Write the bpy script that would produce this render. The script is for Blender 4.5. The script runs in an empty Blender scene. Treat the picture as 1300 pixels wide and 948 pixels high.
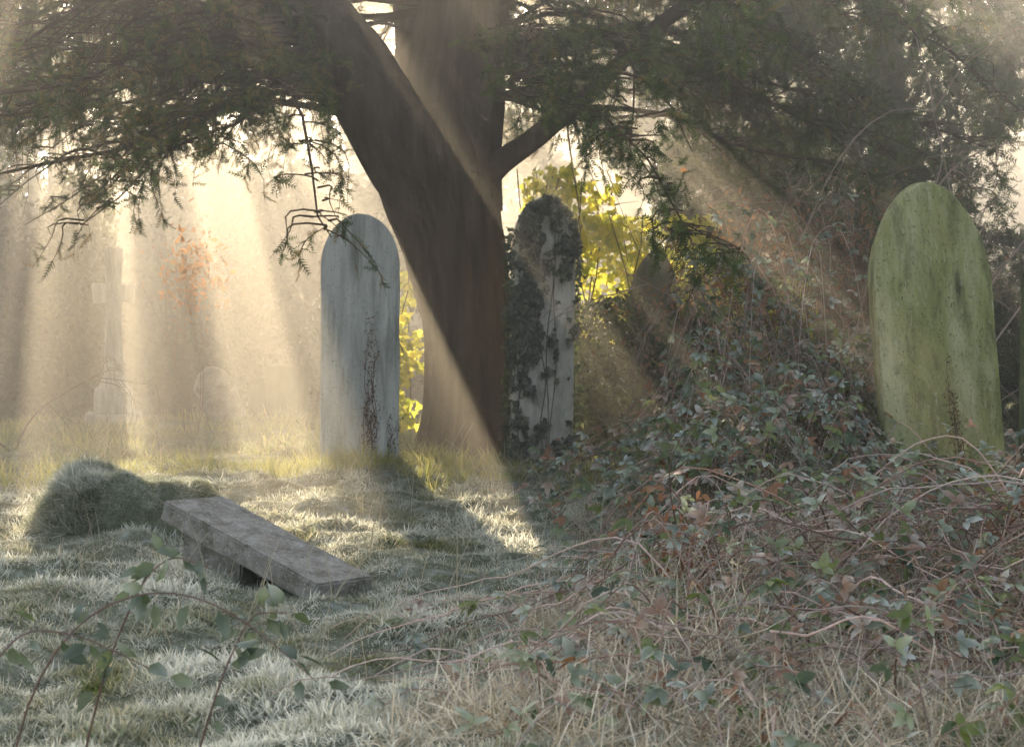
import bpy, math
import numpy as np
from mathutils import Vector, Euler, Matrix
rng = np.random.default_rng(7)
sc = bpy.context.scene
AZ, EL = math.radians(-12), math.radians(19)
SUN = np.array([math.sin(AZ)*math.cos(EL), math.cos(AZ)*math.cos(EL), math.sin(EL)])

# ---------------------------------------------------------------- helpers
def _h(ix, iy, iz, seed):
    h = (ix*374761393 + iy*668265263 + iz*1274126177 + seed*974711) & 0xFFFFFFFF
    h = ((h ^ (h >> 13))*1103515245) & 0xFFFFFFFF
    h = ((h ^ (h >> 16))*2246822519) & 0xFFFFFFFF
    return ((h ^ (h >> 15)) & 0xFFFFFF)/float(0xFFFFFF)
def vn(x, y, z=0.0, seed=0):
    x, y, z = np.broadcast_arrays(np.asarray(x, float), np.asarray(y, float), np.asarray(z, float))
    fx, fy, fz = np.floor(x), np.floor(y), np.floor(z)
    ix, iy, iz = fx.astype(np.int64), fy.astype(np.int64), fz.astype(np.int64)
    u, v, w = x-fx, y-fy, z-fz
    u = u*u*(3-2*u); v = v*v*(3-2*v); w = w*w*(3-2*w)
    r = 0
    for a in (0, 1):
        for b in (0, 1):
            for c in (0, 1):
                r = r + _h(ix+a, iy+b, iz+c, seed)*(u if a else 1-u)*(v if b else 1-v)*(w if c else 1-w)
    return r
def fbm(x, y, z=0.0, seed=0, o=3):
    r, a, t = 0, 1, 0
    for i in range(o):
        r = r + a*vn(np.asarray(x)*2**i, np.asarray(y)*2**i, np.asarray(z)*2**i, seed+i*17); t += a; a *= .5
    return r/t
def nrm(v):
    return v/np.maximum(np.linalg.norm(v, axis=-1, keepdims=True), 1e-9)
def sstep(a, b, x):
    t = np.clip((x-a)/(b-a), 0, 1); return t*t*(3-2*t)
STAT = {}
def mesh_obj(name, V, F, mat, col=None, parent=None, smooth=False):
    V = np.ascontiguousarray(V, dtype=np.float32).reshape(-1, 3); F = np.ascontiguousarray(F, dtype=np.int32)
    k = F.shape[1]; me = bpy.data.meshes.new(name); STAT[name] = len(F)
    me.vertices.add(len(V)); me.vertices.foreach_set('co', V.ravel())
    me.loops.add(F.size); me.loops.foreach_set('vertex_index', F.ravel())
    me.polygons.add(len(F)); me.polygons.foreach_set('loop_start', np.arange(0, F.size, k, dtype=np.int32))
    me.polygons.foreach_set('loop_total', np.full(len(F), k, dtype=np.int32))
    if smooth: me.polygons.foreach_set('use_smooth', np.ones(len(F), dtype=bool))
    me.update(calc_edges=True)
    if col is not None:
        a = me.color_attributes.new('Col', 'FLOAT_COLOR', 'POINT')
        c = np.ones((len(V), 4), np.float32); c[:, :3] = np.clip(col, 0, 1)
        a.data.foreach_set('color', c.ravel())
    ob = bpy.data.objects.new(name, me); sc.collection.objects.link(ob)
    if mat: me.materials.append(mat)
    if parent: ob.parent = parent
    return ob
def inst(tv, tf, pos, d, n, s, col, tipcol=None):
    tv = np.asarray(tv, float); tf = np.asarray(tf, int); M = len(pos)
    x = nrm(d); z = nrm(n-(n*x).sum(1, keepdims=True)*x); y = np.cross(z, x)
    s = np.broadcast_to(np.asarray(s, float).reshape(-1, 1) if np.ndim(s) else np.full((M, 1), s), (M, 1))
    V = pos[:, None, :] + s[:, :, None]*(tv[None, :, 0:1]*x[:, None]+tv[None, :, 1:2]*y[:, None]+tv[None, :, 2:3]*z[:, None])
    F = (tf[None]+(np.arange(M)*len(tv))[:, None, None]).reshape(-1, tf.shape[1])
    C = np.repeat(col[:, None, :], len(tv), 1)
    if tipcol is not None:
        w = (tv[:, 0]/tv[:, 0].max())[None, :, None]
        C = C*(1-w)+tipcol[:, None, :]*w
    return V.reshape(-1, 3), F, C.reshape(-1, 3)
def merge(L):
    V, F, C, o = [], [], [], 0
    for v, f, c in L:
        V.append(v); F.append(f+o); C.append(c); o += len(v)
    return np.concatenate(V), np.concatenate(F), np.concatenate(C)
def tubes(P, R, ns=5, col=(.1, .07, .05)):
    P = np.asarray(P, float); R = np.asarray(R, float); M, N, _ = P.shape
    T = nrm(np.gradient(P, axis=1)); ref = np.zeros_like(T); ref[..., 0] = .31; ref[..., 1] = .85; ref[..., 2] = .42
    a = nrm(np.cross(T, ref)); b = np.cross(T, a)
    th = np.arange(ns)/ns*2*np.pi
    V = P[:, :, None]+R[:, :, None, None]*(np.cos(th)[None, None, :, None]*a[:, :, None]+np.sin(th)[None, None, :, None]*b[:, :, None])
    i, j = np.meshgrid(np.arange(N-1), np.arange(ns), indexing='ij'); j2 = (j+1) % ns
    f = np.stack([i*ns+j, i*ns+j2, (i+1)*ns+j2, (i+1)*ns+j], -1).reshape(-1, 4)
    F = (f[None]+(np.arange(M)*N*ns)[:, None, None]).reshape(-1, 4)
    c = np.asarray(col, float)
    C = np.broadcast_to(c[:, None, :] if c.ndim > 1 else c, (M, N*ns, 3))
    return V.reshape(-1, 3), F, C.reshape(-1, 3)
def quads2tris(F):
    return np.concatenate([F[:, [0, 1, 2]], F[:, [0, 2, 3]]])
def tt(t):
    return t[0], quads2tris(t[1]), t[2]
def rdir(n, z=0.0):
    v = rng.normal(size=(n, 3)); v[:, 2] += z; return nrm(v)
def lerp(a, b, t): return a+(b-a)*np.asarray(t)[:, None]

# templates
LEAF_V = [(0, 0, 0), (.3, .27, .07), (.7, .2, .03), (1, 0, -.1), (.7, -.2, .03), (.3, -.27, .07), (.5, 0, -.03)]
LEAF_F = [(0, 6, 1), (1, 6, 2), (2, 6, 3), (0, 5, 6), (5, 4, 6), (4, 3, 6)]
LEAF4_V = [(0, 0, 0), (.4, .26, .06), (1, 0, -.1), (.4, -.26, .06)]
LEAF4_F = [(0, 2, 1), (0, 3, 2)]
IVY_V = [(0, 0, 0), (-.12, .3, .04), (.25, .48, .0), (.42, .24, .05), (1, 0, -.08), (.42, -.24, .05), (.25, -.48, 0), (-.12, -.3, .04)]
IVY_F = [(0, 3, 2), (0, 2, 1), (0, 4, 3), (0, 5, 4), (0, 6, 5), (0, 7, 6)]
def sprig(nn=6, nl=.30, w=.055):
    V, F = [], []
    for i in range(nn):
        x = i/nn
        for s in (-1, 1):
            L = nl*(1-.55*x); o = len(V)
            V += [(x-w, 0, 0), (x+w, 0, 0), (x+L*.75, s*L, .05*((i*7) % 3-1))]
            F.append((o, o+1, o+2))
    o = len(V); V += [(0, .02, 0), (0, -.02, 0), (1.15, 0, -.04)]; F.append((o, o+1, o+2))
    return V, F
SPR_V, SPR_F = sprig()
def blade(b, w=.03):
    V = [(0, w, 0), (0, -w, 0), (.5, w*.8, b*.25), (.5, -w*.8, b*.25), (1-.25*abs(b), 0, b)]
    return V, [(0, 1, 3), (0, 3, 2), (2, 3, 4)]

# ---------------------------------------------------------------- materials
def newmat(name):
    m = bpy.data.materials.new(name); m.use_nodes = True; nt = m.node_tree; nt.nodes.clear()
    out = nt.nodes.new('ShaderNodeOutputMaterial'); return m, nt, out
def leafmat(name, tr=.4, gl=.06, rough=.45, boost=1.3, noise=False):
    m, nt, out = newmat(name); N = nt.nodes.new; L = nt.links.new
    at = N('ShaderNodeAttribute'); at.attribute_name = 'Col'; c = at.outputs['Color']
    if noise:
        geo = N('ShaderNodeNewGeometry'); no = N('ShaderNodeTexNoise'); no.inputs['Scale'].default_value = 45
        L(geo.outputs['Position'], no.inputs['Vector'])
        mr = N('ShaderNodeMapRange'); mr.inputs[3].default_value = .6; mr.inputs[4].default_value = 1.4; L(no.outputs[0], mr.inputs[0])
        mul = N('ShaderNodeVectorMath'); mul.operation = 'SCALE'; L(c, mul.inputs[0]); L(mr.outputs[0], mul.inputs['Scale']); c = mul.outputs[0]
    d = N('ShaderNodeBsdfDiffuse'); L(c, d.inputs[0]); cur = d.outputs[0]
    if tr > 0:
        bs = N('ShaderNodeVectorMath'); bs.operation = 'SCALE'; bs.inputs['Scale'].default_value = boost; L(c, bs.inputs[0])
        t = N('ShaderNodeBsdfTranslucent'); L(bs.outputs[0], t.inputs[0])
        a = N('ShaderNodeMixShader'); a.inputs[0].default_value = tr; L(cur, a.inputs[1]); L(t.outputs[0], a.inputs[2]); cur = a.outputs[0]
    if gl > 0:
        g = N('ShaderNodeBsdfGlossy'); g.inputs['Roughness'].default_value = rough
        b = N('ShaderNodeMixShader'); b.inputs[0].default_value = gl; L(cur, b.inputs[1]); L(g.outputs[0], b.inputs[2]); cur = b.outputs[0]
    L(cur, out.inputs[0]); return m
def noisemat(name, cols, scale=(4, 4, 4), detail=8, bump=.4, bscale=30, rough=.9, second=None, coord='Object', bdist=.01):
    m, nt, out = newmat(name); N = nt.nodes.new; L = nt.links.new
    tc = N('ShaderNodeTexCoord'); mp = N('ShaderNodeMapping'); mp.inputs['Scale'].default_value = scale
    L(tc.outputs[coord], mp.inputs[0])
    no = N('ShaderNodeTexNoise'); no.inputs['Scale'].default_value = 1; no.inputs['Detail'].default_value = detail; no.inputs['Roughness'].default_value = .65
    L(mp.outputs[0], no.inputs['Vector'])
    cr = N('ShaderNodeValToRGB'); e = cr.color_ramp.elements
    while len(e) < len(cols): e.new(.5)
    for i, (p, c) in enumerate(cols): e[i].position = p; e[i].color = (*c, 1)
    L(no.outputs[0], cr.inputs[0]); colout = cr.outputs[0]
    if second:
        for q, (c2, sc2, lo, hi) in enumerate(second):
            mp2 = N('ShaderNodeMapping'); mp2.inputs['Scale'].default_value = sc2; mp2.inputs['Location'].default_value = (3.1+q*5, 1.7, hi*9)
            L(tc.outputs[coord], mp2.inputs[0])
            n2 = N('ShaderNodeTexNoise'); n2.inputs['Scale'].default_value = 1; n2.inputs['Detail'].default_value = 10; n2.inputs['Roughness'].default_value = .7
            L(mp2.outputs[0], n2.inputs['Vector'])
            mr = N('ShaderNodeMapRange'); mr.inputs[1].default_value = lo; mr.inputs[2].default_value = hi; L(n2.outputs[0], mr.inputs[0])
            mx = N('ShaderNodeMix'); mx.data_type = 'RGBA'; L(mr.outputs[0], mx.inputs[0]); L(colout, mx.inputs[6]); mx.inputs[7].default_value = (*c2, 1)
            colout = mx.outputs[2]
    p = N('ShaderNodeBsdfPrincipled'); p.inputs['Roughness'].default_value = rough; p.inputs['Specular IOR Level'].default_value = .2
    L(colout, p.inputs['Base Color'])
    nb = N('ShaderNodeTexNoise'); nb.inputs['Scale'].default_value = bscale; nb.inputs['Detail'].default_value = 8; nb.inputs['Roughness'].default_value = .7
    L(tc.outputs[coord], nb.inputs['Vector'])
    bp = N('ShaderNodeBump'); bp.inputs['Strength'].default_value = bump; bp.inputs['Distance'].default_value = bdist
    L(nb.outputs[0], bp.inputs['Height']); L(bp.outputs[0], p.inputs['Normal'])
    L(p.outputs[0], out.inputs[0]); return m

M_LEAF = leafmat('foliage', .5, .04)
M_GLOW = leafmat('sunlit_leaf', .7, .03, boost=1.6)  # boosted translucent colour paints a sunlit glow into the leaves
M_YEW = leafmat('yew_needles', .45, 0)
M_GRASS = leafmat('frosted_grass', .55, 0, boost=1.35)
M_FROSTLEAF = leafmat('frosted_leaf', .35, .06, .5, noise=True)
M_TWIG = leafmat('twig', .0, 0)
M_BARK = noisemat('bark', [(.3, (.05, .035, .023)), (.55, (.125, .09, .06)), (.8, (.22, .17, .125))], (11, 11, 1.3), 8, 1.0, 22, .95, bdist=.04)
M_GROUND = noisemat('frosty_soil', [(.3, (.07, .075, .04)), (.5, (.15, .165, .11)), (.7, (.34, .37, .33))], (9, 9, 9), 10, .9, 18, .95, bdist=.03)
STONE_PALE = noisemat('weathered_limestone', [(.3, (.28, .28, .24)), (.5, (.46, .465, .42)), (.72, (.62, .62, .56))], (9, 9, 1.6), 10, .5, 45, .92,
    second=[((.13, .135, .11), (14, 14, 1.2), .52, .72), ((.30, .33, .14), (4, 4, 2.5), .56, .75), ((.13, .13, .12), (70, 70, 50), .58, .66), ((.42, .33, .16), (30, 30, 30), .64, .74)])
STONE_IVY = noisemat('pale_limestone', [(.3, (.40, .38, .31)), (.5, (.54, .51, .43)), (.72, (.66, .63, .53))], (9, 9, 5), 10, .5, 45, .92,
    second=[((.20, .20, .14), (12, 12, 4), .50, .72), ((.24, .28, .12), (5, 5, 3), .55, .75), ((.14, .14, .12), (60, 60, 50), .6, .68)])
STONE_GREEN = noisemat('algae_stone', [(.28, (.18, .20, .07)), (.5, (.30, .31, .115)), (.72, (.42, .43, .19))], (7, 7, 2.2), 10, .6, 40, .95,
    second=[((.58, .57, .33), (5, 5, 1.0), .46, .70), ((.07, .08, .035), (9, 9, 2.2), .52, .70), ((.54, .54, .38), (40, 40, 12), .56, .7), ((.34, .27, .11), (6, 6, 4), .60, .8), ((.08, .09, .04), (80, 80, 50), .56, .64)])
STONE_DARK = noisemat('mossy_stone', [(.3, (.06, .065, .035)), (.6, (.14, .15, .08)), (.8, (.24, .24, .15))], (8, 8, 3), 8, .6, 40, .95)
STONE_GREY = noisemat('frosted_grey_stone', [(.3, (.21, .195, .16)), (.5, (.31, .29, .25)), (.72, (.44, .42, .38))], (14, 14, 14), 10, .8, 70, .9,
    second=[((.12, .11, .07), (9, 9, 9), .50, .7), ((.64, .65, .62), (70, 70, 70), .56, .68)])

# ---------------------------------------------------------------- ground
def gh(x, y):
    x = np.asarray(x, float); y = np.asarray(y, float)
    near = np.exp(-((y-12)/14)**2)
    h = .16*(fbm(x*.7+5, y*.7, 0, 3)-.5)+.17*(fbm(x*2.0, y*2.0, 0, 9)-.5)*near+.06*(vn(x*6, y*6, 0, 19)-.5)*near
    return h*np.where(np.abs(y) < 60, 1, .3)
def axis(dense_lo, dense_hi, step, far, n_far):
    a = np.arange(dense_lo, dense_hi, step); g = np.geomspace(step, far, n_far)
    return np.concatenate([(dense_lo-np.cumsum(g))[::-1], a, dense_hi+np.cumsum(g)-step])
gx = axis(-6, 6, .05, 120, 45); gy = axis(3.5, 22, .05, 120, 45)
GX, GY = np.meshgrid(gx, gy, indexing='ij')
GV = np.stack([GX, GY, gh(GX, GY)], -1)
a, b = len(gx), len(gy); i, j = np.meshgrid(np.arange(a-1), np.arange(b-1), indexing='ij')
GF = np.stack([i*b+j, (i+1)*b+j, (i+1)*b+j+1, i*b+j+1], -1).reshape(-1, 4)
mesh_obj('ground', GV, GF, M_GROUND, smooth=True)

FROST = np.array([.82, .83, .77]); GREEN = np.array([.09, .14, .035]); STRAW = np.array([.38, .31, .16]); DGREEN = np.array([.04, .06, .025])
def frost_amt(x, y):
    f = 1-.85*sstep(12.8, 14.4, y+.6*(fbm(x*1.1, y*1.1, 0, 41)-.5)*2)
    return np.clip(f*(.48+1.9*(fbm(x*3.5, y*3.5, 0, 23)-.40)), .0, 1)
L = []
n = 480000
yy = 4.9+16*rng.uniform(0, 1, n)**1.45; xx = rng.uniform(-.33, .33, n)*yy
kk = ~((xx > -.1+(yy-7)*.3) & (yy < 12) & (rng.random(n) < .7)); xx, yy = xx[kk], yy[kk]; n = len(xx)
cell = .05; I = np.floor(xx/cell).astype(np.int64); J = np.floor(yy/cell).astype(np.int64); O = np.zeros(n, np.int64)
cxp = (I+_h(I, J, O, 5))*cell; cyp = (J+_h(I, J, O+1, 5))*cell
k = rng.uniform(0, .6, n); xx = xx+(cxp-xx)*k; yy = yy+(cyp-yy)*k
hn = fbm(xx*2.5, yy*2.5, 0, 77)*.6+.4*vn(xx*9, yy*9, 0, 78)
hgt = (.016+.045*sstep(.35, .75, hn))*rng.uniform(.5, 1.5, n)
hgt *= 1+1.6*sstep(13, 15, yy)*sstep(.4, .65, vn(xx*1.3, yy*1.3, 0, 12))
pos = np.stack([xx, yy, gh(xx, yy)-.003], 1)
outv = np.stack([xx-cxp, yy-cyp, np.zeros(n)], 1)*18
d = nrm(np.array([0, 0, .75])+outv+rng.normal(size=(n, 3))*[.7, .7, .15])
fa = frost_amt(xx, yy)
base = lerp(lerp(np.tile(GREEN, (n, 1)), STRAW, rng.uniform(0, 1, n)**1.4), DGREEN, rng.uniform(0, .7, n))
bc = lerp(base, FROST*.7, fa*.55*rng.uniform(.1, 1.1, n)); tc = lerp(base*1.2, FROST*1.05, np.clip(fa*1.5*rng.uniform(.4, 1.1, n), 0, 1))
part = rng.integers(0, 4, n)
for q, bb in enumerate((.15, .4, .7, -.4)):
    m = part == q; tv, tf = blade(bb, .055)
    L.append(inst(tv, tf, pos[m], d[m], rdir(m.sum()), hgt[m], bc[m], tc[m]))
v, f, c = merge(L); mesh_obj('grass', v, f, M_GRASS, c)

def tufts(centers, nper, h, spread, col1, col2, tip, w=.018, bend=(.15, .45, .75)):
    Ls = []
    for (cx, cy, s) in centers:
        m = int(nper*s); r = rng.normal(size=(m, 2))*spread*s
        p = np.stack([cx+r[:, 0], cy+r[:, 1], gh(cx+r[:, 0], cy+r[:, 1])-.01], 1)
        dd = nrm(np.concatenate([r/(spread*s)*.33, np.ones((m, 1))], 1)+rng.normal(size=(m, 3))*.25)
        nn = nrm(np.concatenate([-r, np.zeros((m, 1))], 1)+rng.normal(size=(m, 3))*.3)
        c = lerp(np.tile(col1, (m, 1)), np.array(col2), rng.uniform(0, 1, m)); t = lerp(c, np.array(tip), rng.uniform(.2, 1, m))
        tv, tf = blade(-bend[rng.integers(0, len(bend))], w)
        Ls.append(inst(tv, tf, p, dd, nn, h*s*rng.uniform(.4, 1.15, m), c, t))
    return merge(Ls)
cs = []
for q in range(150):
    y = rng.uniform(13.1, 19); x = rng.uniform(-.3, .14)*y; cs.append((x, y, rng.uniform(.5, 1.25)))
for cx, cy in ((-1.09, 14.15), (.2, 14.8), (-1.3, 14), (-.8, 14.1), (-2.2, 13.6), (-2.6, 13.2), (-1.8, 13.6), (-.5, 14.3), (-.2, 14.5)):
    for q in range(5): cs.append((cx+rng.normal()*.2, cy-.1+rng.normal()*.12, rng.uniform(.5, .9)))
v, f, c = tufts(cs, 100, .18, .085, (.13, .20, .035), (.36, .33, .09), (.62, .55, .24))
mesh_obj('long_grass', v, f, M_GRASS, c)
cs = [(rng.uniform(-.30, .08)*y, y, rng.uniform(.4, 1)) for y in rng.uniform(5.2, 12.8, 190)]
v, f, c = tufts(cs, 80, .085, .05, (.18, .21, .12), (.45, .40, .27), (.78, .80, .75))
mesh_obj('frosty_grass_tufts', v, f, M_GRASS, c)
n = 200; y = rng.uniform(7, 14, n); x = rng.uniform(-.24, .12, n)*y
P = np.zeros((n, 6, 3)); t = np.linspace(0, 1, 6); hh = rng.uniform(.10, .40, n); lean = rng.normal(size=(n, 2))*.4
P[:, :, 0] = x[:, None]+lean[:, :1]*hh[:, None]*t**1.5; P[:, :, 1] = y[:, None]+lean[:, 1:]*hh[:, None]*t**1.5; P[:, :, 2] = gh(x, y)[:, None]+hh[:, None]*t
v, f, c = tubes(P, np.broadcast_to(.0028*(1-.7*t), (n, 6)), 3, (.55, .48, .35))
mesh_obj('dead_grass_stalks', v, f, M_TWIG, c)

# frosted tussock mound
mx, my = -2.08, 11.25
u = np.linspace(0, 2*np.pi, 64, endpoint=False); r = np.linspace(0, 1, 24); U, Rr = np.meshgrid(u, r)
def moundz(X, Y):
    rr = np.sqrt(((X-mx)/.56)**2+((Y-my)/.46)**2)
    return .33*np.clip(1-rr**4, 0, 1)*(.86+.28*fbm(X*4.5, Y*4.5, 0, 8))*(1-.06*(X-mx)/.5)-.02
X = mx+.56*Rr*np.cos(U); Y = my+.46*Rr*np.sin(U); Z = gh(X, Y)+moundz(X, Y)
i, j = np.meshgrid(np.arange(23), np.arange(64), indexing='ij'); j2 = (j+1) % 64
MF = np.stack([i*64+j, (i+1)*64+j, (i+1)*64+j2, i*64+j2], -1).reshape(-1, 4)
M_MOUND = noisemat('mound_turf', [(.3, (.06, .07, .035)), (.55, (.15, .17, .10)), (.75, (.4, .43, .38))], (12, 12, 12), 10, .8, 20, .95, bdist=.03)
mound = mesh_obj('grassy_mound', np.stack([X, Y, Z], -1), MF, M_MOUND, smooth=True)
n = 34000; a = rng.uniform(0, 2*np.pi, n); q = rng.uniform(0, 1, n)**.42; x = mx+.58*q*np.cos(a); y = my+.48*q*np.sin(a)
z = gh(x, y)+moundz(x, y); side = sstep(-.1, -.42, x-mx)
fl = fbm(x*11, y*11, z*11, 4); up = sstep(.0, .24, z)
d = nrm(np.stack([(x-mx)*1.6, (y-my)*1.6-.1, .25+side*.8], 1)+rng.normal(size=(n, 3))*.5)
g = rng.uniform(0, 1, n); bc = lerp(np.tile((.10, .13, .06), (n, 1)), np.array((.38, .38, .28)), g*fl*1.5); tc = lerp(bc, FROST, np.clip(rng.uniform(.3, 1.1, n)*(fl*2.2-.25)*(.35+.65*up), 0, 1))  # frosted tips fade low down, painting in the mound's shaded side
tv, tf = blade(-.5, .04)
v, f, c = inst(tv, tf, np.stack([x, y, z], 1), d, rdir(n), (.024+.09*side)*rng.uniform(.5, 1.5, n), bc, tc)
mesh_obj('mound_grass', v, f, M_GRASS, c, parent=mound)

# ---------------------------------------------------------------- gravestones
def gravestone(name, w, h, t, arch, loc, rz, lean, mat, power=2.0, pitch=0, border=0.0, chip=.006):
    hw = w/2; zs = h-arch; N = 40
    pts = []
    for i in range(26): pts.append((-hw, -.35+(zs+.35)*i/26))
    for i in range(N+1):
        a = math.pi-math.pi*i/N; cx = math.cos(a)
        zz = arch*(1-abs(cx)**power)**(1/1.75) if abs(cx) < 1 else 0
        pts.append((hw*cx, zs+zz))
    for i in range(26): pts.append((hw, zs-(zs+.35)*(i+1)/26))
    pts = np.array(pts); cen = np.array([0, h*.5])
    nz = (fbm(pts[:, 0]*9+loc[0]*7, pts[:, 1]*9, 0, 31, 4)-.5)*2*chip
    dirs = nrm(pts-cen); pts = pts+dirs*nz[:, None]
    def ins(k): return pts-dirs*k
    bv = .012
    prof = [(0, t/2-bv), (bv*.35, t/2-bv*.35), (bv, t/2)]
    front = [(k, -yv) for k, yv in prof]
    if border: front += [(border, -t/2), (border+.012, -t/2+.014)]
    order = [(k, yv) for k, yv in prof][::-1]+front
    V = []; K = len(pts)
    for k, yv in order:
        p = ins(k); V.append(np.stack([p[:, 0], np.full(K, yv), p[:, 1]], 1))
    V = np.concatenate(V); F = []
    for r_ in range(len(order)-1):
        for i in range(K-1): F.append((r_*K+i, r_*K+i+1, (r_+1)*K+i+1, (r_+1)*K+i))
    me = bpy.data.meshes.new(name)
    F.append(tuple(range(K))); F.append(tuple((len(order)-1)*K+i for i in range(K))[::-1])
    me.from_pydata(V.tolist(), [], F); me.materials.append(mat)
    ob = bpy.data.objects.new(name, me); sc.collection.objects.link(ob)
    ob.location = loc; ob.rotation_euler = Euler((pitch, lean, rz), 'XYZ')
    return ob
def local_pts(ob, P):
    bpy.context.view_layer.update(); m = np.array(ob.matrix_world); P = np.asarray(P, float)
    return P@m[:3, :3].T+m[:3, 3]

g1 = gravestone('gravestone', .56, 1.84, .12, .36, (-1.09, 14.2, -.0), math.radians(7), math.radians(.3), STONE_PALE, power=2.1)
g2 = gravestone('ivy_covered_gravestone', .47, 2.0, .15, .40, (.21, 14.95, 0), math.radians(14), math.radians(1), STONE_IVY, power=1.9, border=.05)
g3 = gravestone('mossy_gravestone', .76, 1.98, .13, .62, (2.66, 12.2, 0), math.radians(10), math.radians(-4.5), STONE_GREEN, power=1.7)
g4 = gravestone('gravestone', .42, 1.62, .1, .42, (1.12, 16.2, 0), math.radians(-5), math.radians(2), STONE_DARK, power=1.5)
g5 = gravestone('gravestone', .5, 1.68, .12, .3, (2.92, 10.5, 0), math.radians(-12), math.radians(1), STONE_DARK, power=2.2)
g6 = gravestone('leaning_headstone', .36, .58, .09, .16, (-2.68, 19.0, 0), math.radians(15), math.radians(-26), STONE_GREY, power=1.6, pitch=.1, chip=.03)
g7 = gravestone('headstone', .40, .54, .16, .03, (-2.17, 19.2, 0), math.radians(-6), 0, STONE_DARK, power=6)
g8 = gravestone('headstone', .25, .36, .1, .05, (-2.45, 19.3, 0), math.radians(10), .1, STONE_DARK, power=4)

# ivy on middle stone
n = 9000; lx = rng.uniform(-.26, .26, n); lz = rng.uniform(.0, 2.04, n)
topd = np.sqrt(np.clip(1-(lx/.25)**2, 0, 1))*.4+1.6
keep = (lz < topd+.01) & ((.5*fbm(lx*7, lz*2.5, 0, 61)+.5*fbm(lx*22, lz*13, 0, 62)-.05*sstep(.03, .12, lx)*(lz < 1.4)+.02*sstep(1.4, 1.7, lz)+.04*(lx < -.05)) > .50)
lx, lz = lx[keep], lz[keep]; n = len(lx)
pw = local_pts(g2, np.stack([lx, np.full(n, -.08)-rng.uniform(0, .03, n), lz], 1))
col = lerp(np.tile((.06, .075, .045), (n, 1)), np.array((.24, .25, .17)), rng.uniform(0, 1, n)**1.6)
d = nrm(np.stack([rng.normal(size=n)*.6, -.3+rng.normal(size=n)*.2, -1+rng.normal(size=n)*.5], 1)); nn = nrm(np.array([.1, -1, .35])+rng.normal(size=(n, 3))*.4)
L = [inst(IVY_V, IVY_F, pw, d, nn, rng.uniform(.025, .05, n), col)]
n = 700
pw2 = local_pts(g2, np.stack([np.where(rng.random(n) < .7, -.25, .25)+rng.normal(size=n)*.025, rng.uniform(-.1, .1, n), rng.uniform(.05, 1.75, n)], 1))
L.append(inst(IVY_V, IVY_F, pw2, rdir(n, -1), rdir(n)+[0, -1, .3], rng.uniform(.03, .055, n), lerp(np.tile((.05, .075, .035), (n, 1)), np.array((.18, .20, .08)), rng.uniform(0, 1, n)**2)))
Pst = []
for q in range(5):
    x0 = rng.uniform(-.22, .15); t = np.linspace(0, 1, 12); hh = rng.uniform(.8, 1.9)
    Pst.append(local_pts(g2, np.stack([np.clip(x0+.02*np.sin(t*9+q)+rng.normal()*.05*t, -.22, .22), np.full(12, -.066), t*hh], 1)))
L.append(tt(tubes(Pst, np.full((5, 12), .0035), 4, (.2, .17, .13))))
v, f, c = merge(L); mesh_obj('ivy', v, f, M_LEAF, c)

def creeper(ob, x0, z0, hh, nst, yoff, name, spread=.1, lc=(.16, .09, .05), nleaf=60):
    Ps, Rs, lp = [], [], []
    for q in range(nst):
        t = np.linspace(0, 1, 14); xs = x0+spread*(rng.uniform(-.5, .5)+(rng.normal()*.5)*t)+.012*np.sin(t*17+q*2)+.01*np.sin(t*31+q)
        H = hh*rng.uniform(.35, 1); p = np.stack([xs, np.full(14, yoff-.003), z0+t*H], 1)
        Ps.append(local_pts(ob, p)); Rs.append(.0038*(1-.7*t))
        k = rng.integers(0, 14, nleaf); lp.append(p[k]+rng.normal(size=(nleaf, 3))*[.012, .003, .03]-[0, .005, 0])
    lp = local_pts(ob, np.concatenate(lp)); n = len(lp)
    L = [tt(tubes(Ps, Rs, 4, (.12, .08, .05))), inst(LEAF_V, LEAF_F, lp, rdir(n, .5), rdir(n)+[0, -1, 0], rng.uniform(.01, .024, n), np.tile(lc, (n, 1))*rng.uniform(.5, 1.3, (n, 1)))]
    v, f, c = merge(L); mesh_obj(name, v, f, M_TWIG, c)
creeper(g1, .07, .02, 1.1, 7, -.064, 'withered_creeper', .09, (.20, .11, .07), 80)
creeper(g1, .2, .02, .85, 3, -.064, 'withered_creeper', .05, (.13, .15, .06), 30)
creeper(g3, .1, .1, .95, 6, -.069, 'withered_creeper', .14, (.10, .09, .05), 40)

# ---------------------------------------------------------------- stone cross monument
def box_part(name, sx, sy, z0, z1, taper, mat, parent):
    hx, hy = sx/2, sy/2; tx, ty = hx*taper, hy*taper
    V = [(-hx, -hy, z0), (hx, -hy, z0), (hx, hy, z0), (-hx, hy, z0), (-tx, -ty, z1), (tx, -ty, z1), (tx, ty, z1), (-tx, ty, z1)]
    me = bpy.data.meshes.new(name); me.from_pydata(V, [], [(0, 3, 2, 1), (4, 5, 6, 7), (0, 1, 5, 4), (1, 2, 6, 5), (2, 3, 7, 6), (3, 0, 4, 7)])
    me.materials.append(mat); o = bpy.data.objects.new(name, me); sc.collection.objects.link(o); o.parent = parent
    m = o.modifiers.new('b', 'BEVEL'); m.width = .012; m.segments = 2
    return o
cr = bpy.data.objects.new('stone_cross_monument', None); sc.collection.objects.link(cr); cr.location = (-3.72, 18.6, 0); cr.rotation_euler[2] = math.radians(8)
box_part('base_step', .52, .52, -.1, .12, .98, STONE_PALE, cr)
box_part('plinth', .36, .36, .121, .36, .93, STONE_PALE, cr)
box_part('plinth_cap', .27, .27, .361, .47, .75, STONE_PALE, cr)
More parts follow.
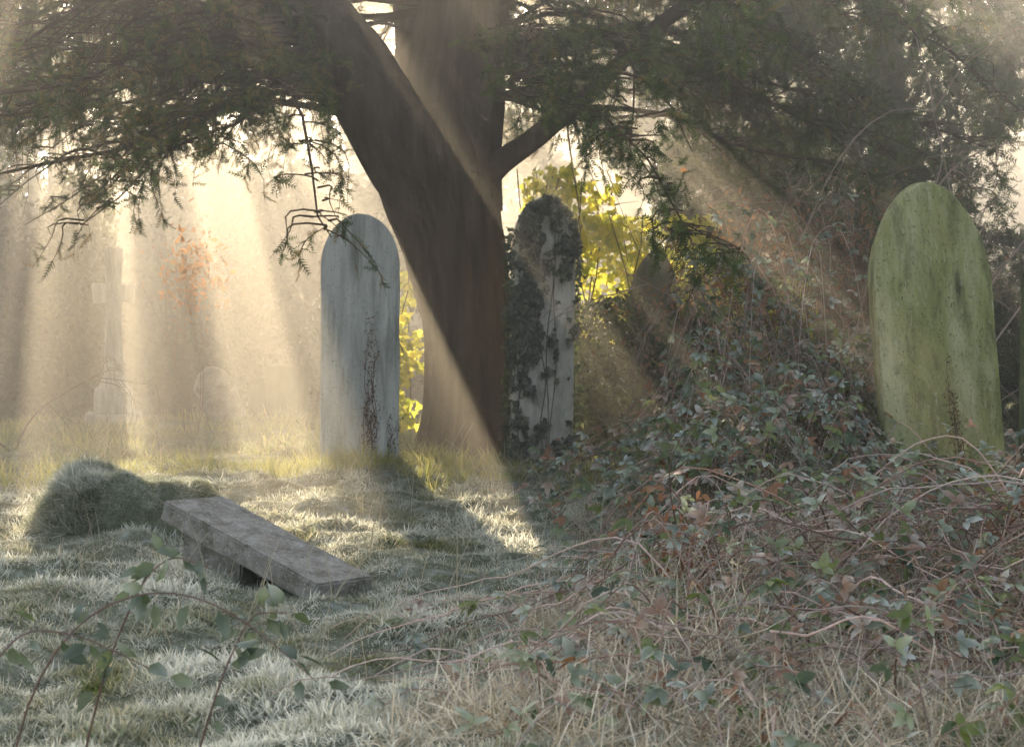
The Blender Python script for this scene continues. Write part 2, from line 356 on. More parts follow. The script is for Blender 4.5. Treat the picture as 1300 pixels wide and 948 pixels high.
o = [(-.088, .471), (-.07, 1.15), (-.19, 1.14), (-.2, 1.33), (-.07, 1.32), (-.085, 1.66), (.085, 1.66), (.07, 1.32), (.2, 1.33), (.19, 1.14), (.07, 1.15), (.088, .471)]
V = [(x, -.06, z) for x, z in o]+[(x, .06, z) for x, z in o]; k = len(o)
me = bpy.data.meshes.new('cross'); me.from_pydata(V, [], [tuple(range(k))[::-1], tuple(range(k, 2*k))]+[(i, (i+1) % k, (i+1) % k+k, i+k) for i in range(k)])
me.materials.append(STONE_PALE); co = bpy.data.objects.new('cross', me); sc.collection.objects.link(co); co.parent = cr
m = co.modifiers.new('b', 'BEVEL'); m.width = .012; m.segments = 2

# ---------------------------------------------------------------- toppled slab on broken blocks
def rough_block(name, L_, W_, T_, mat, amp=.008):
    import bmesh
    bm = bmesh.new(); bmesh.ops.create_cube(bm, size=1)
    bmesh.ops.scale(bm, vec=(L_, W_, T_), verts=bm.verts)
    bmesh.ops.bevel(bm, geom=list(bm.edges), offset=.01, segments=2, affect='EDGES')
    bmesh.ops.subdivide_edges(bm, edges=[e for e in bm.edges if e.calc_length() > .05], cuts=14, use_grid_fill=True)
    for v_ in bm.verts:
        c_ = v_.co; k_ = (fbm(c_.x*9, c_.y*9, c_.z*9, 19)-.5)*2*amp
        v_.co += Vector((c_.x/L_, c_.y/W_, c_.z/T_)).normalized()*float(k_)*1.5
    me = bpy.data.meshes.new(name); bm.to_mesh(me); bm.free(); me.materials.append(mat)
    ob = bpy.data.objects.new(name, me); sc.collection.objects.link(ob); return ob
A = Vector((-.87, 8.85, .01)); B = Vector((-1.67, 9.50, .31)); C = Vector((-.60, 9.18, .00))
ex = (B-A).normalized(); ey = (C-A); ey = (ey-ex*ey.dot(ex)).normalized(); ez = ex.cross(ey)
if ez.z < 0: ez = -ez
ln, wd = (B-A).length, .38
ey2 = ez.cross(ex)
slab = rough_block('toppled_stone_slab', ln, wd, .10, STONE_GREY)
cen = A+ex*ln/2+ey*wd/2-ez*.03
M = Matrix((ex, ey2, ez)).transposed().to_4x4(); M.translation = cen; slab.matrix_world = M
bk = rough_block('broken_stone_block', .36, .24, .22, STONE_GREY); bk.location = (-1.36, 9.50, .05); bk.rotation_euler = (0, .05, math.radians(-30))

# ---------------------------------------------------------------- yew tree
TX, TY = -.37, 15.75
def limb(pts, rad, ns=56, nr=70, flare=False, seed=0):
    pts = np.array(pts, float); s = np.concatenate([[0], np.cumsum(np.linalg.norm(np.diff(pts, axis=0), axis=1))]); t = np.linspace(0, s[-1], nr)
    P = np.stack([np.interp(t, s, pts[:, k]) for k in range(3)], 1); R = np.interp(t, s, rad)
    ker = np.hanning(15); ker /= ker.sum()
    for k in range(3):
        e = np.pad(P[:, k], 7, mode='reflect', reflect_type='odd'); P[:, k] = np.convolve(e, ker, 'valid')
    e = np.pad(R, 7, mode='edge'); R = np.convolve(e, ker, 'valid')
    T = nrm(np.gradient(P, axis=0)); a = nrm(np.cross(T, np.array([0, 1., 0]))); b_ = np.cross(T, a)
    th = np.arange(ns)/ns*2*np.pi; TH, TT_ = np.meshgrid(th, t)
    lob = .16*(vn(np.cos(TH)*1.6+9+seed, np.sin(TH)*1.6, TT_*.5, seed)-.5)+.20*(vn(np.cos(TH)*5+seed, np.sin(TH)*5, TT_*.9, seed+3)-.5)+.13*(vn(np.cos(TH)*11, np.sin(TH)*11, TT_*2.2, seed+5)-.5)
    RR = R[:, None]*(1+1.3*lob)
    if flare:
        RR = RR*(1+.3*np.exp(-np.clip(P[:, 2:3], 0, 9)/.22)*(.5+vn(np.cos(TH)*2, np.sin(TH)*2, 0, 4)))
    V = P[:, None]+RR[..., None]*(np.cos(TH)[..., None]*a[:, None]+np.sin(TH)[..., None]*b_[:, None])
    i, j = np.meshgrid(np.arange(nr-1), np.arange(ns), indexing='ij'); j2 = (j+1) % ns
    F = np.stack([i*ns+j, i*ns+j2, (i+1)*ns+j2, (i+1)*ns+j], -1).reshape(-1, 4)
    return V.reshape(-1, 3), F, np.zeros((V.size//3, 3))
yew = bpy.data.objects.new('yew_tree', None); sc.collection.objects.link(yew)
Ls = [limb([(TX+.04, TY, -.25), (TX+.04, TY, .3), (-.36, TY, 1.1), (-.48, TY, 1.75), (-.61, TY, 2.3), (-.72, TY, 2.7)], [.38, .35, .34, .39, .47, .42], flare=True, nr=110, ns=96),
      limb([(-.62, TY, 1.9), (-.9, TY-.05, 2.45), (-1.2, TY-.1, 2.95), (-1.6, TY, 3.6), (-2.2, TY, 4.6), (-2.9, TY, 5.8)], [.28, .33, .30, .24, .18, .08], seed=11),
      limb([(-.45, TY, 1.9), (-.48, TY+.05, 2.6), (-.42, TY+.1, 3.3), (-.2, TY+.1, 4.3), (.2, TY, 5.6), (.3, TY, 7.2)], [.34, .37, .34, .28, .2, .08], seed=23),
      limb([(-.35, TY-.05, 2.0), (-.12, TY-.15, 2.28), (.12, TY-.2, 2.42), (.35, TY-.25, 2.62), (.6, TY-.3, 2.8), (1.1, TY-.5, 3.3), (2.0, TY-.8, 3.9)], [.13, .10, .085, .08, .07, .055, .03], ns=24, seed=31),
      limb([(-.55, TY+.2, 2.2), (-.7, TY+.9, 3.2), (-.9, TY+2, 4.4), (-1, TY+3, 6)], [.3, .25, .18, .08], ns=30, seed=41)]
v, f, c = merge(Ls); mesh_obj('trunk', v, f, M_BARK, parent=yew, smooth=True)

# foliage is cut away along sun paths to place lit patches and shafts
def landing(p):
    k = p[:, 2]/math.tan(EL); return p[:, 0]-math.sin(AZ)*k, p[:, 1]-math.cos(AZ)*k
def windowed(p, strength=1.):
    lx, ly = landing(p)
    w = np.zeros(len(p))
    for cx, cy, rx, ry in ((-1.1, 11.6, 1.5, 1.9), (.10, 12.4, 1.2, 2.6), (1.5, 13.6, 1.3, 1.9)):
        w = np.maximum(w, 1-sstep(.88, 1.05, np.sqrt(((lx-cx)/rx)**2+((ly-cy)/ry)**2)))
    w *= sstep(.22, .30, vn(lx*2.3+3, ly*.8, 0, 88))
    lim = np.where(lx > .3, sstep(5.5, 7.0, ly), sstep(8.5, 10.5, ly))
    w2 = sstep(.52, .57, vn(lx*1.9+1, ly*.55, 0, 118)*.75+.25*vn(lx*5, ly*1.5, 0, 119))*lim
    return rng.random(len(p)) > np.maximum(w, w2)*strength
tb, tr_, sp, sd, sr = [], [], [], [], []
nb = 215
t10 = np.linspace(0, 1, 10)
boughs = []
for q in range(nb):
    kind = 0 if q < 66 else (1 if q < 116 else 2)
    if kind == 0:
        az = math.radians(rng.uniform(150, 250)); z0 = rng.uniform(2.6, 4.6); s0 = (-1.0-(z0-2.4)*.45, TY, z0); Lh = rng.uniform(2.0, 4.6)
    elif kind == 1:
        az = math.radians(rng.uniform(-75, 30)); z0 = rng.uniform(2.7, 4.8); s0 = (-.3+(z0-2.6)*.2, TY, z0); Lh = rng.uniform(1.6, 4.5)
    else:
        az = math.radians(rng.uniform(40, 165)); z0 = rng.uniform(3.4, 6.2); s0 = (-.6, TY+.3, z0); Lh = rng.uniform(2., 6.0)
    wob = rng.normal()*.5; ang = az+wob*t10+.22*np.sin(t10*9+q)
    st = Lh/9*np.ones(10); st[0] = 0
    x = s0[0]+np.cumsum(np.cos(ang)*st); y = s0[1]+np.cumsum(np.sin(ang)*st)
    rise = rng.uniform(.1, .9); droop = rng.uniform(.9, 2.0)
    z = s0[2]+rise*t10*Lh*.35-droop*t10**2*Lh*.30+.09*np.sin(t10*11+q*1.7)
    z = np.maximum(z, (1.9 if kind < 2 else 2.4)+.32*math.sin(q*5.1)+.10*np.sin(t10*14+q))
    P = np.stack([x, y, z], 1); boughs.append((P, Lh, kind))
    tb.append(P); tr_.append(.028*(1-.85*t10)*rng.uniform(.6, 1.2))
bt = tt(tubes(tb, tr_, 7, (.09, .065, .045)))
t7 = np.linspace(0, 1, 7); tw, twr, ssz = [], [], []
for P, Lh, kind in boughs:
    K = int(Lh*(11, 15, 9)[kind])
    for k in range(K):
        t = rng.uniform(.15, 1)**.8; fi = t*9; i0 = min(int(fi), 8); p0 = P[i0]+(P[i0+1]-P[i0])*(fi-i0); tan = nrm(P[i0+1]-P[i0])
        sgn = rng.choice([-1, 1]); a = sgn*rng.uniform(.4, 1.8); dx, dy = tan[0]*math.cos(a)-tan[1]*math.sin(a), tan[0]*math.sin(a)+tan[1]*math.cos(a)
        ln_ = rng.uniform(.25, .95)*(1.1-.4*t); ph = rng.uniform(0, 6)
        T = np.stack([p0[0]+dx*ln_*t7*(1-.35*t7)+.05*np.sin(t7*6+ph), p0[1]+dy*ln_*t7*(1-.35*t7)+.05*np.cos(t7*6+ph), p0[2]+ln_*(.25*t7-rng.uniform(.2, 1.1)*t7**2)], 1)
        tw.append(T); twr.append(.008*(1-.8*t7))
        m = int((20, 27, 16)[kind]*ln_+4); u = rng.uniform(.25, 1, m)**.8*6; ii = np.minimum(u.astype(int), 5); fr = (u-ii)[:, None]
        pp = T[ii]+(T[ii+1]-T[ii])*fr; tn = nrm(T[ii+1]-T[ii])
        sp.append(pp); sd.append(tn*.5+rng.normal(size=(m, 3))*.7+[0, 0, -.1]); sr.append(np.full(m, 1. if kind == 1 else 0.)); ssz.append(rng.uniform(.07, .13, m)*(1.5 if kind == 2 else 1))
sp = np.concatenate(sp); sd = np.concatenate(sd); sr = np.concatenate(sr); ssz = np.concatenate(ssz)
cl = fbm(sp[:, 0]*1.5, sp[:, 1]*1.5, sp[:, 2]*2.2, 51)
k = windowed(sp) & (cl > np.where(sr > .5, .38, .43)); sp, sd, cl, sr, ssz = sp[k], sd[k], cl[k], sr[k], ssz[k]; n = len(sp)
tw = np.array(tw); twr = np.array(twr); kk = windowed(tw[:, 5], .97) & windowed(tw[:, 2], .9); tw, twr = tw[kk], twr[kk]
col = lerp(np.tile((.045, .075, .028), (n, 1)), np.array((.16, .22, .06)), np.clip(rng.uniform(0, 1, n)**1.5+.9*(cl-.5), 0, 1))
br = rng.random(n) < np.where(sr > .5, .06, .25); col[br] = np.array((.28, .20, .06))
v, f, c = merge([bt, tt(tubes(tw, twr, 4, (.11, .08, .05)))]); mesh_obj('branches', v, f, M_TWIG, c, parent=yew)
v, f, c = inst(SPR_V, SPR_F, sp, sd, rdir(n, 1.0), ssz, col); mesh_obj('foliage', v, f, M_YEW, c, parent=yew)

# ---------------------------------------------------------------- foliage masses
def mass(n, x0, x1, z0, ztop, yfun, depth, size, c1, c2, tv=LEAF4_V, tf=LEAF4_F, th=.45, fs=1.3, seed=5, droop=-.3, win=False, zbot=None):
    x = rng.uniform(x0, x1, n); zb = z0 if zbot is None else zbot(x); z = zb+rng.uniform(0, 1, n)*(ztop(x)-zb); y = yfun(x, z)+rng.uniform(0, 1, n)**1.3*depth
    cn = fbm(x*fs, y*fs, z*fs, seed, 4); y = y-(cn-.5)*1.6*min(depth, 1.2)
    k = cn > th
    if win: k &= windowed(np.stack([x, y, z], 1), win)
    x, y, z, cn = x[k], y[k], z[k], cn[k]; m = len(x)
    col = lerp(np.tile(c1, (m, 1)), np.array(c2), np.clip(rng.uniform(0, 1, m)**1.4+(cn-.55), 0, 1))
    return inst(tv, tf, np.stack([x, y, z], 1), rdir(m, droop), rdir(m)+[0, -.7, .6], size*rng.uniform(.6, 1.3, m), col)
ht = lambda x: 2.45+2.0*(fbm(x*.9, 3, 0, 3)-.5)+.5*(vn(x*4, 3, 0, 4)-.5)-.45*sstep(-3.8, -2.8, x)+.3*sstep(-5.2, -6.5, x)
v, f, c = mass(60000, -9, -.2, 0, ht, lambda x, z: 23.0+.25*z+1.2*(vn(x*.9, z*.9, 0, 6)-.5), 1.2, .13, (.02, .032, .014), (.07, .09, .03), th=.40, fs=.9, seed=5); mesh_obj('hedge', v, f, M_LEAF, c)
v, f, c = mass(30000, -6.6, -4.0, 0, lambda x: 2.4+.9*(vn(x*2, 1, 0, 9)-.5), lambda x, z: 18.9+.3*z, .8, .085, (.025, .04, .018), (.09, .115, .035), th=.43, seed=15); mesh_obj('ivy_shrub', v, f, M_LEAF, c)
v, f, c = mass(13000, -3.7, -1.8, 0, lambda x: 1.8-1.1*((x+2.85)/.85)**2+.5*(vn(x*3, 1, 0, 9)-.5), lambda x, z: 20.2+.3*z, .7, .085, (.025, .04, .018), (.09, .11, .035), th=.42, seed=16); mesh_obj('shrub', v, f, M_LEAF, c)
# tree added beyond the hedge so its crown breaks the sun into shafts
ot = bpy.data.objects.new('added_shaft_tree', None); sc.collection.objects.link(ot)
v, f, c = mass(80000, -11, 3.5, 2.2, lambda x: 6.6+.8*(vn(x*.8, 0, 0, 22)-.5), lambda x, z: 25.2+0*z, 1.8, .15, (.04, .05, .02), (.13, .12, .04), th=.35, fs=.9, seed=65, win=1., zbot=lambda x: 2.2+.8*(fbm(x*1.2, 0, 0, 33)-.5)*2); mesh_obj('foliage', v, f, M_LEAF, c, parent=ot)
Ps, Rs = [], []
t = np.linspace(0, 1, 12)
for q in range(46):
    bx = (-6.2, -2.6, 1.6)[q % 3]
    if q < 3: Ps.append(np.stack([bx+.25*np.sin(t*3+q), 26+.1*np.sin(t*4), -.2+t*6.2], 1)); Rs.append(.20*(1-.75*t)); continue
    z0 = rng.uniform(1.8, 4.5); sg = rng.choice([-1, 1]); Lb = rng.uniform(1, 2.6)
    Ps.append(np.stack([bx+sg*Lb*t, 26+rng.normal()*.8*t, z0+rng.uniform(.2, 1.4)*t-.5*t**2+.1*np.sin(t*9+q)], 1)); Rs.append(.055*(1-.85*t))
v, f, c = tubes(Ps, Rs, 8, (.08, .06, .04)); mesh_obj('trunk', v, f, M_TWIG, c, parent=ot)
tr0 = bpy.data.objects.new('evergreen_tree', None); sc.collection.objects.link(tr0)
v, f, c = mass(75000, 1.35, 8.5, .0, lambda x: 4.6+.8*(vn(x, 0, 0, 2)-.5)-2.2*sstep(2.1, 1.3, x), lambda x, z: 17.4+.15*z-.35*np.clip(x-3, 0, 3), 1.5, .15, (.03, .05, .022), (.11, .16, .05), SPR_V, SPR_F, th=.42, seed=25); mesh_obj('foliage', v, f, M_YEW, c, parent=tr0)
v, f, c = merge([limb([(3.6, 18.6, -.2), (3.7, 18.7, 1.5), (3.5, 18.8, 3.2), (3.6, 18.8, 5)], [.3, .24, .18, .05], ns=24, seed=3), limb([(5.6, 18.2, -.2), (5.7, 18.3, 1.5), (5.5, 18.4, 3.2), (5.6, 18.4, 5)], [.25, .2, .15, .05], ns=24, seed=5)])
mesh_obj('trunk', v, f, M_BARK, parent=tr0, smooth=True)
v, f, c = mass(24000, .45, 2.3, 0, lambda x: 1.05+.5*(vn(x*2, 0, 0, 12)-.5)+.4*sstep(1.2, 2, x), lambda x, z: 15.4+.45*z, .8, .055, (.03, .05, .02), (.17, .20, .05), th=.46, fs=2, seed=35); mesh_obj('shrub', v, f, M_LEAF, c)
def climber(name, n, boxes, c1, c2, size):
    Ls = []
    for (x0, x1, y0, y1, z0, z1, w) in boxes:
        m = int(n*w); x = rng.uniform(x0, x1, m); y = rng.uniform(y0, y1, m); z = rng.uniform(z0, z1, m)
        k = fbm(x*4, y*3, z*4, 71) > .47; x, y, z = x[k], y[k], z[k]; m = len(x)
        col = lerp(np.tile(c1, (m, 1)), np.array(c2), rng.uniform(0, 1, m))
        Ls.append(inst(IVY_V, IVY_F, np.stack([x, y, z], 1), rdir(m, -.8), rdir(m)+[0, -.9, .2], size*rng.uniform(.6, 1.3, m), col))
        ns_ = 7; t = np.linspace(0, 1, 9); Ps = []
        for q in range(ns_):
            xx = rng.uniform(x0, x1); yy = rng.uniform(y0, y1)
            Ps.append(np.stack([xx+.12*np.sin(t*5+q), yy+.05*np.cos(t*6+q), t*z1], 1))
        Ls.append(tt(tubes(Ps, np.full((ns_, 9), .006), 4, (.1, .08, .04))))
    v, f, c = merge(Ls); mesh_obj(name, v, f, M_GLOW, c)
climber('climbing_ivy', 5200, [(.5, 1.7, 16.4, 17.0, .8, 1.9, .5), (.3, .9, 16.4, 16.9, 1.7, 2.2, .08), (-1.15, -.6, 16.3, 16.8, .15, 1.45, .25), (1.3, 2.4, 15.6, 16.1, .7, 1.5, .25), (.1, .5, 16.4, 16.9, 1.9, 2.3, .05)], (.32, .37, .04), (.68, .60, .09), .075)  # yellow tones carry the sunlit look in the leaf colour
P_ = mass(50000, -15, 15, 0, lambda x: 7.6+1.6*(vn(x*.25, 0, 0, 2)-.5), lambda x, z: 40+0*z, 6, .38, (.035, .048, .025), (.10, .115, .05), th=.38, fs=.45, seed=45)
Ls = [P_]; Ps = []; Rs = []
for q in range(26):
    x = rng.uniform(-15, 15); y = rng.uniform(36, 44); t = np.linspace(0, 1, 8); Ps.append(np.stack([x+.6*np.sin(t*3+q), y+0*t, t*7.5], 1)); Rs.append(.2*(1-.8*t))
Ls.append(tt(tubes(Ps, Rs, 6, (.05, .04, .03))))
v, f, c = merge(Ls); mesh_obj('distant_trees', v, f, M_LEAF, c)

def withered(name, n, cen, sp_, size, c1, c2, nst=20, stem_h=.5):
    cen = np.array(cen); p = cen+rng.normal(size=(n, 3))*np.array(sp_)
    col = lerp(np.tile(c1, (n, 1)), np.array(c2), rng.uniform(0, 1, n))
    L = [inst(LEAF_V, LEAF_F, p, rdir(n, -.6), rdir(n), size*rng.uniform(.5, 1.3, n), col)]
    t = np.linspace(0, 1, 8); Ps = []
    for q in range(nst):
        e = cen+rng.normal(size=3)*np.array(sp_)*1.2; b0 = np.array([cen[0]+rng.normal()*sp_[0]*.6, cen[1], max(cen[2]-stem_h, 0)])
        Ps.append(b0+(e-b0)*t[:, None]+np.stack([.05*np.sin(t*5+q), 0*t, .08*np.sin(t*3.1)], 1))
    L.append(tt(tubes(Ps, np.broadcast_to(.005*(1-.6*t), (nst, 8)), 4, (.18, .12, .08))))
    v, f, c = merge(L); mesh_obj(name, v, f, M_LEAF, c)
withered('withered_shrub', 420, (-2.72, 17.0, 1.42), (.15, .1, .19), .06, (.46, .22, .08), (.26, .15, .06), 12, 1.4)
withered('withered_shrub', 1300, (1.75, 14.2, 1.3), (.42, .3, .28), .05, (.36, .17, .07), (.17, .11, .06), 60, 1.2)
withered('withered_shrub', 900, (2.3, 13.6, 1.6), (.35, .3, .2), .045, (.34, .18, .09), (.19, .13, .08), 60, 1.4)
withered('dead_fern', 170, (.66, 8.1, .28), (.10, .12, .14), .045, (.32, .15, .08), (.22, .14, .08), 12, .4)

def bare(name, roots, nmain, L0, up, col):
    Ps, Rs = [], []; t = np.linspace(0, 1, 9)
    def grow(p, d, L_, r, dep):
        cur = rng.normal(size=3)*.35; path = [p]; dd = d
        for s in range(8):
            dd = nrm(dd+cur*.13+rng.normal(size=3)*.10+np.array([0, 0, -.05*(dep+1)])); path.append(path[-1]+dd*L_/8)
        path = np.array(path); Ps.append(path); Rs.append(r*(1-.75*t))
        if dep < 3:
            for s in range(rng.integers(3, 6)):
                i_ = rng.integers(2, 9); grow(path[i_], nrm(nrm(path[i_]-path[i_-1])+rng.normal(size=3)*.6), L_*rng.uniform(.35, .65), r*.5, dep+1)
    for rt in roots:
        for q in range(nmain):
            grow(np.array(rt, float), nrm(np.array([rng.normal()*.5, rng.normal()*.3, up])), L0*rng.uniform(.7, 1.2), .012, 0)
    v, f, c = tubes(Ps, Rs, 4, col); mesh_obj(name, v, f, M_TWIG, c)
bare('bare_shrub', [(2.1, 14.2, 0), (2.7, 13.6, 0), (3.3, 14.0, .0)], 5, 2.7, 1.6, (.36, .28, .22))
bare('bare_shrub', [(-3.9, 15.6, 0)], 2, 1.2, 1.0, (.12, .09, .06))

# ---------------------------------------------------------------- bramble thicket
def bh(x, y):
    edge = sstep(0, 1.1, x-(-.30+(y-7)*.24))
    low = (.26+.18*sstep(7, 8.4, y)-.40*sstep(8.8, 10.2, y)+.24*(fbm(x*1.6, y*1.6, 0, 91)-.5)*2)*sstep(5.0, 6.0, y)
    hi = 1.22*np.exp(-(((x-1.74)/.70)**4+((y-12.8)/.9)**4))*(.78+.45*fbm(x*2.2, y*2.2, 0, 93))
    hi2 = .60*np.exp(-(((x-2.95)/.38)**2+((y-9.9)/.8)**2))
    hi3 = .74*np.exp(-(((x-1.40)/.55)**2+((y-11.1)/.9)**2))
    lowend = sstep(13.4, 11.5, y)
    return np.maximum.reduce([np.clip(low, .03, 1)*edge*lowend, hi, hi2, hi3])
def bramble(nst, xr, yr, lmin, lmax, hmin=.1, leaf=(3, 9), rr=(.0022, .0045), side=None):
    Ps, Rs, cols = [], [], []; t = np.linspace(0, 1, 16); lp, ld = [], []
    c_ = 0
    while c_ < nst:
        x = rng.uniform(*xr); y = rng.uniform(*yr); h = float(bh(x, y))
        if h < hmin: continue
        c_ += 1
        L_ = rng.uniform(lmin, lmax)*(.7+.5*h); az = rng.uniform(0, 2*math.pi) if side is None else (rng.choice([0, math.pi])+rng.normal()*.45); turn = rng.normal()*.6
        a = az+turn*t; X = x+np.cumsum(np.cos(a))*L_/16; Y = y+np.cumsum(np.sin(a))*L_/16
        hh = bh(X, Y); top = h*rng.uniform(.7, 1.35)+.05
        Z = gh(X, Y)+np.maximum(top*np.sin(np.pi*np.clip(t*rng.uniform(.7, 1.0)+rng.uniform(0, .25), 0, 1))**.8, 0)*np.clip(.35+hh/(h+.01), .35, 1.05)+.02*np.sin(t*14+c_)
        P = np.stack([X, Y, Z], 1); Ps.append(P); Rs.append(rng.uniform(*rr)*(1-.5*t))
        cols.append(np.array((.44, .29, .22))*rng.uniform(.4, 1.0)+np.array((.34, .34, .34))*rng.random()*(rng.random() < .6))
        m = rng.integers(*leaf); k = rng.integers(1, 15, m); lp.append(P[k]+rng.normal(size=(m, 3))*.02); ld.append(nrm(P[k]-P[k-1]))
    return np.array(Ps), np.array(Rs), np.array(cols), np.concatenate(lp), np.concatenate(ld)
sets = [bramble(520, (-.4, 3.7), (5.6, 10.0), .5, 1.5, .1, (2, 7)),
        bramble(260, (.6, 2.6), (10.4, 14.0), .5, 1.4, .3, (10, 22)),
        bramble(60, (2.3, 3.5), (9.0, 10.8), .5, 1.0, .2, (10, 18)),
        bramble(110, (.4, 3.4), (6.4, 9.2), 1.0, 2.2, .18, (1, 4), (.0025, .005), side=1)]
L = [tt(tubes(s_[0], s_[1], 5, np.clip(s_[2]*(1.25 if q == 3 else 1), 0, .85))) for q, s_ in enumerate(sets)]
lp = np.concatenate([s_[3] for s_ in sets]); ld = np.concatenate([s_[4] for s_ in sets]); m = len(lp)
pet = nrm(rdir(m)*[1, 1, .5]+ld*.4+[0, 0, .25]); pl = rng.uniform(.03, .07, m)
L.append(tt(tubes(np.stack([lp, lp+pet*pl[:, None]], 1), np.full((m, 2), .0016), 3, (.3, .24, .18))))
e = lp+pet*pl[:, None]; upn = nrm(rdir(m)*.5+[0, -.35, .8])
fr = np.clip(rng.normal(.28, .30, m), 0, .95)
bcol = lerp(lerp(np.tile((.045, .08, .03), (m, 1)), np.array((.20, .24, .05)), rng.uniform(0, 1, m)**1.2), np.array((.30, .13, .06)), (rng.random(m) < .22)*.85)
bc = lerp(bcol, np.array((.5, .58, .56)), fr*.25); tc = lerp(bcol, np.array((.70, .75, .71)), fr)
side = nrm(np.cross(upn, pet)); sz = rng.uniform(.036, .074, m)
for dd, s_ in ((pet, 1.1), (nrm(pet*.35+side), .9), (nrm(pet*.35-side), .9)):
    dr = dd.copy(); dr[:, 2] -= .35; L.append(inst(LEAF_V, LEAF_F, e, dr, upn+rng.normal(size=(m, 3))*.2, sz*s_, bc, tc))
v, f, c = merge(L); mesh_obj('bramble_thicket', v, f, M_FROSTLEAF, c)
n = 28000; x = rng.uniform(-.5, 4, n); y = rng.uniform(5.6, 14.2, n); h = bh(x, y); k = h > .1; x, y, h = x[k], y[k], h[k]; n = len(x)
z = gh(x, y)+h*rng.uniform(0, 1, n)**1.1*.9; cn = fbm(x*3, y*3, z*3, 14); k = cn > .47; x, y, z, h, cn = x[k], y[k], z[k], h[k], cn[k]; n = len(x)
typ = rng.random(n); col = lerp(np.tile((.045, .07, .03), (n, 1)), np.array((.13, .16, .05)), rng.uniform(0, 1, n)); col[typ < .5] = (.25, .13, .07)
rel = (z-gh(x, y))/(h+.01); tc = lerp(col, np.array((.6, .66, .64)), rng.uniform(0, .6, n)*np.clip(rel, .1, 1))
v, f, c = inst(LEAF_V, LEAF_F, np.stack([x, y, z], 1), rdir(n, -.2), rdir(n, 1), rng.uniform(.018, .040, n), col, tc)
mesh_obj('bramble_undergrowth', v, f, M_FROSTLEAF, c)
n = 64000; x = rng.uniform(-.7, 3.6, n); y = rng.uniform(5.3, 12.5, n); h = bh(x, y); k = (h > .02) & (fbm(x*2.2, y*2.2, 0, 3) > .40); x, y, h = x[k], y[k], h[k]; n = len(x)
d = rng.normal(size=(n, 3))*[.8, .6, .5]+[0, 0, .6]
col = lerp(np.tile((.22, .17, .10), (n, 1)), np.array((.52, .46, .34)), rng.uniform(0, 1, n)); tc = lerp(col, np.array((.82, .84, .80)), rng.uniform(.1, .9, n))
L = []; part = rng.integers(0, 3, n)
for q, bb in enumerate((.3, .6, -.5)):
    mk = part == q; tv, tf = blade(bb, .011); L.append(inst(tv, tf, np.stack([x, y, gh(x, y)+h*rng.uniform(0, .75, n)], 1)[mk], d[mk], rdir(mk.sum()), rng.uniform(.06, .24, mk.sum()), col[mk], tc[mk]))
v, f, c = merge(L); mesh_obj('dry_grass', v, f, M_GRASS, c)

# ---------------------------------------------------------------- near bramble sprays, lower left
def spray(name, paths, leafsz, col1, col2, dens):
    L = []; Ps = []
    for pth in paths:
        p = np.array(pth, float); s = np.linspace(0, 1, len(p)); t = np.linspace(0, 1, 20)
        P = np.stack([np.interp(t, s, p[:, k]) for k in range(3)], 1)
        ker = np.array([1, 2, 3, 2, 1])/9.
        for k in range(3): P[:, k] = np.convolve(np.pad(P[:, k], 2, mode='reflect', reflect_type='odd'), ker, 'valid')
        Ps.append(P); k = rng.integers(4, 20, dens); m = len(k)
        side = rdir(m, -.1)*[1, .5, 1]; e = P[k]+side*.03
        c1 = lerp(np.tile(col1, (m, 1)), np.array(col2), rng.uniform(0, 1, m))
        L.append(inst(LEAF_V, LEAF_F, e, side+[0, 0, -.3], rdir(m)+[0, -.8, .3], leafsz*rng.uniform(.6, 1.25, m), c1, lerp(c1, np.array((.5, .57, .54)), rng.uniform(0, .6, m))))
    L.append(tt(tubes(Ps, np.broadcast_to(.0035*(1-.5*np.linspace(0, 1, 20)), (len(Ps), 20)), 5, (.26, .17, .14))))
    v, f, c = merge(L); mesh_obj(name, v, f, M_FROSTLEAF, c)
spray('bramble_spray', [
    [(-1.35, 5.3, 0), (-1.27, 5.2, .3), (-1.12, 5.1, .52), (-.95, 5.1, .60), (-.78, 5.1, .58), (-.62, 5.1, .47), (-.5, 5.1, .36)],
    [(-1.2, 5.5, 0), (-1.1, 5.4, .35), (-.98, 5.3, .6), (-.9, 5.3, .66), (-.8, 5.3, .62)],
    [(-1.5, 5.2, .1), (-1.35, 5.1, .38), (-1.25, 5.1, .5), (-1.1, 5.1, .48), (-.9, 5.1, .38)],
    [(-.9, 5.6, 0), (-.8, 5.5, .3), (-.72, 5.5, .47), (-.62, 5.5, .47)]], .062, (.04, .065, .03), (.12, .16, .07), 22)

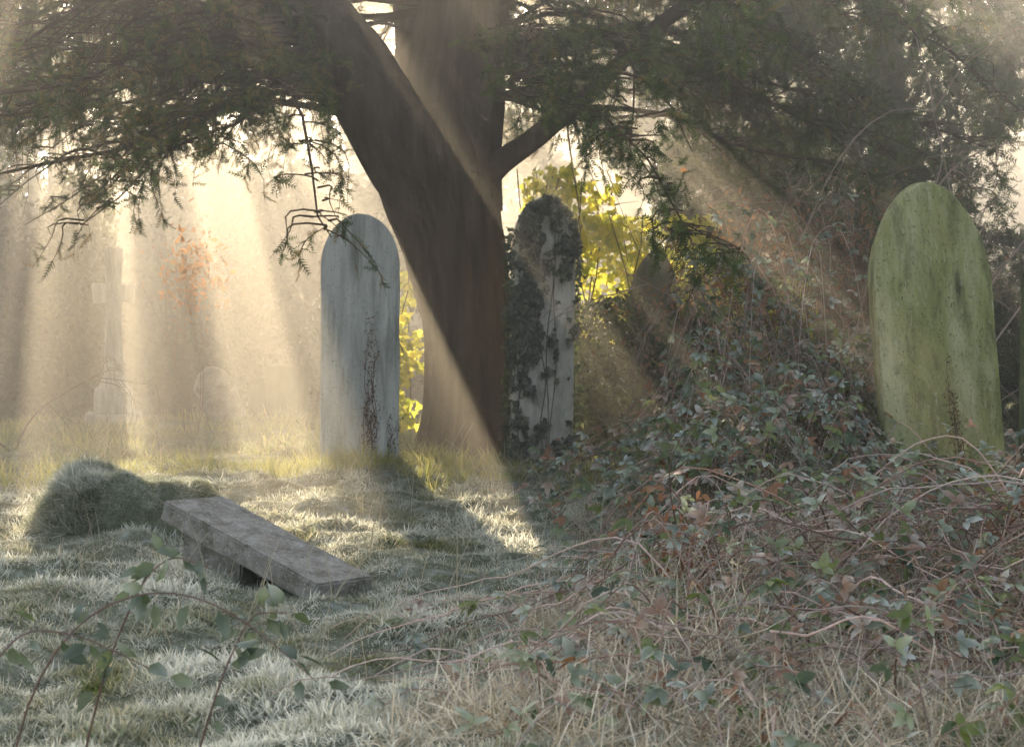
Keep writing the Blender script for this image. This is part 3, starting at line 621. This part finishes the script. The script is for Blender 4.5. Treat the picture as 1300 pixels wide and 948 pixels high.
# ---------------------------------------------------------------- mist (real scattering volume among the trees)
m, nt, out = newmat('mist'); vs = nt.nodes.new('ShaderNodeVolumeScatter'); vs.inputs['Density'].default_value = .042; vs.inputs['Anisotropy'].default_value = .64
vs.inputs['Color'].default_value = (1, .94, .84, 1); nt.links.new(vs.outputs[0], out.inputs['Volume'])
X0, X1, Y0, Y1, Z0, Z1 = -14, 14, 9.5, 31, -.6, 4.6
V = [(x, y, z) for z in (Z0, Z1) for x, y in ((X0, Y0), (X1, Y0), (X1, Y1), (X0, Y1))]
me = bpy.data.meshes.new('morning_mist'); me.from_pydata(V, [], [(0, 3, 2, 1), (4, 5, 6, 7), (0, 1, 5, 4), (1, 2, 6, 5), (2, 3, 7, 6), (3, 0, 4, 7)]); me.materials.append(m)
mo = bpy.data.objects.new('morning_mist', me); sc.collection.objects.link(mo)

# ---------------------------------------------------------------- light, sky, camera
w = bpy.data.worlds.new('World'); sc.world = w; w.use_nodes = True; nt = w.node_tree
bg = nt.nodes['Background']; sky = nt.nodes.new('ShaderNodeTexSky'); sky.sky_type = 'NISHITA'; sky.sun_disc = False
sky.sun_elevation = EL; sky.sun_rotation = AZ; sky.dust_density = 5
hs = nt.nodes.new('ShaderNodeHueSaturation'); hs.inputs['Saturation'].default_value = .55
nt.links.new(sky.outputs[0], hs.inputs['Color']); nt.links.new(hs.outputs[0], bg.inputs[0]); bg.inputs[1].default_value = .38
sl = bpy.data.lights.new('sun', 'SUN'); sl.energy = 17; sl.angle = math.radians(.5); sl.color = (1, .78, .50)
so = bpy.data.objects.new('sun', sl); sc.collection.objects.link(so); so.rotation_euler = Vector(SUN.tolist()).to_track_quat('Z', 'Y').to_euler()
cam = bpy.data.cameras.new('camera'); cam.sensor_width = 36; cam.lens = 70; cam.shift_y = -124/1300; cam.clip_end = 2000; cam.clip_start = .1
cam.dof.use_dof = True; cam.dof.focus_distance = 11.5; cam.dof.aperture_fstop = 8
cobj = bpy.data.objects.new('camera', cam); sc.collection.objects.link(cobj); cobj.location = (0, 0, 1.4); cobj.rotation_euler = (math.pi/2, 0, 0)
sc.camera = cobj
sc.view_settings.view_transform = 'Standard'; sc.view_settings.look = 'None'; sc.view_settings.exposure = 0
print(STAT)
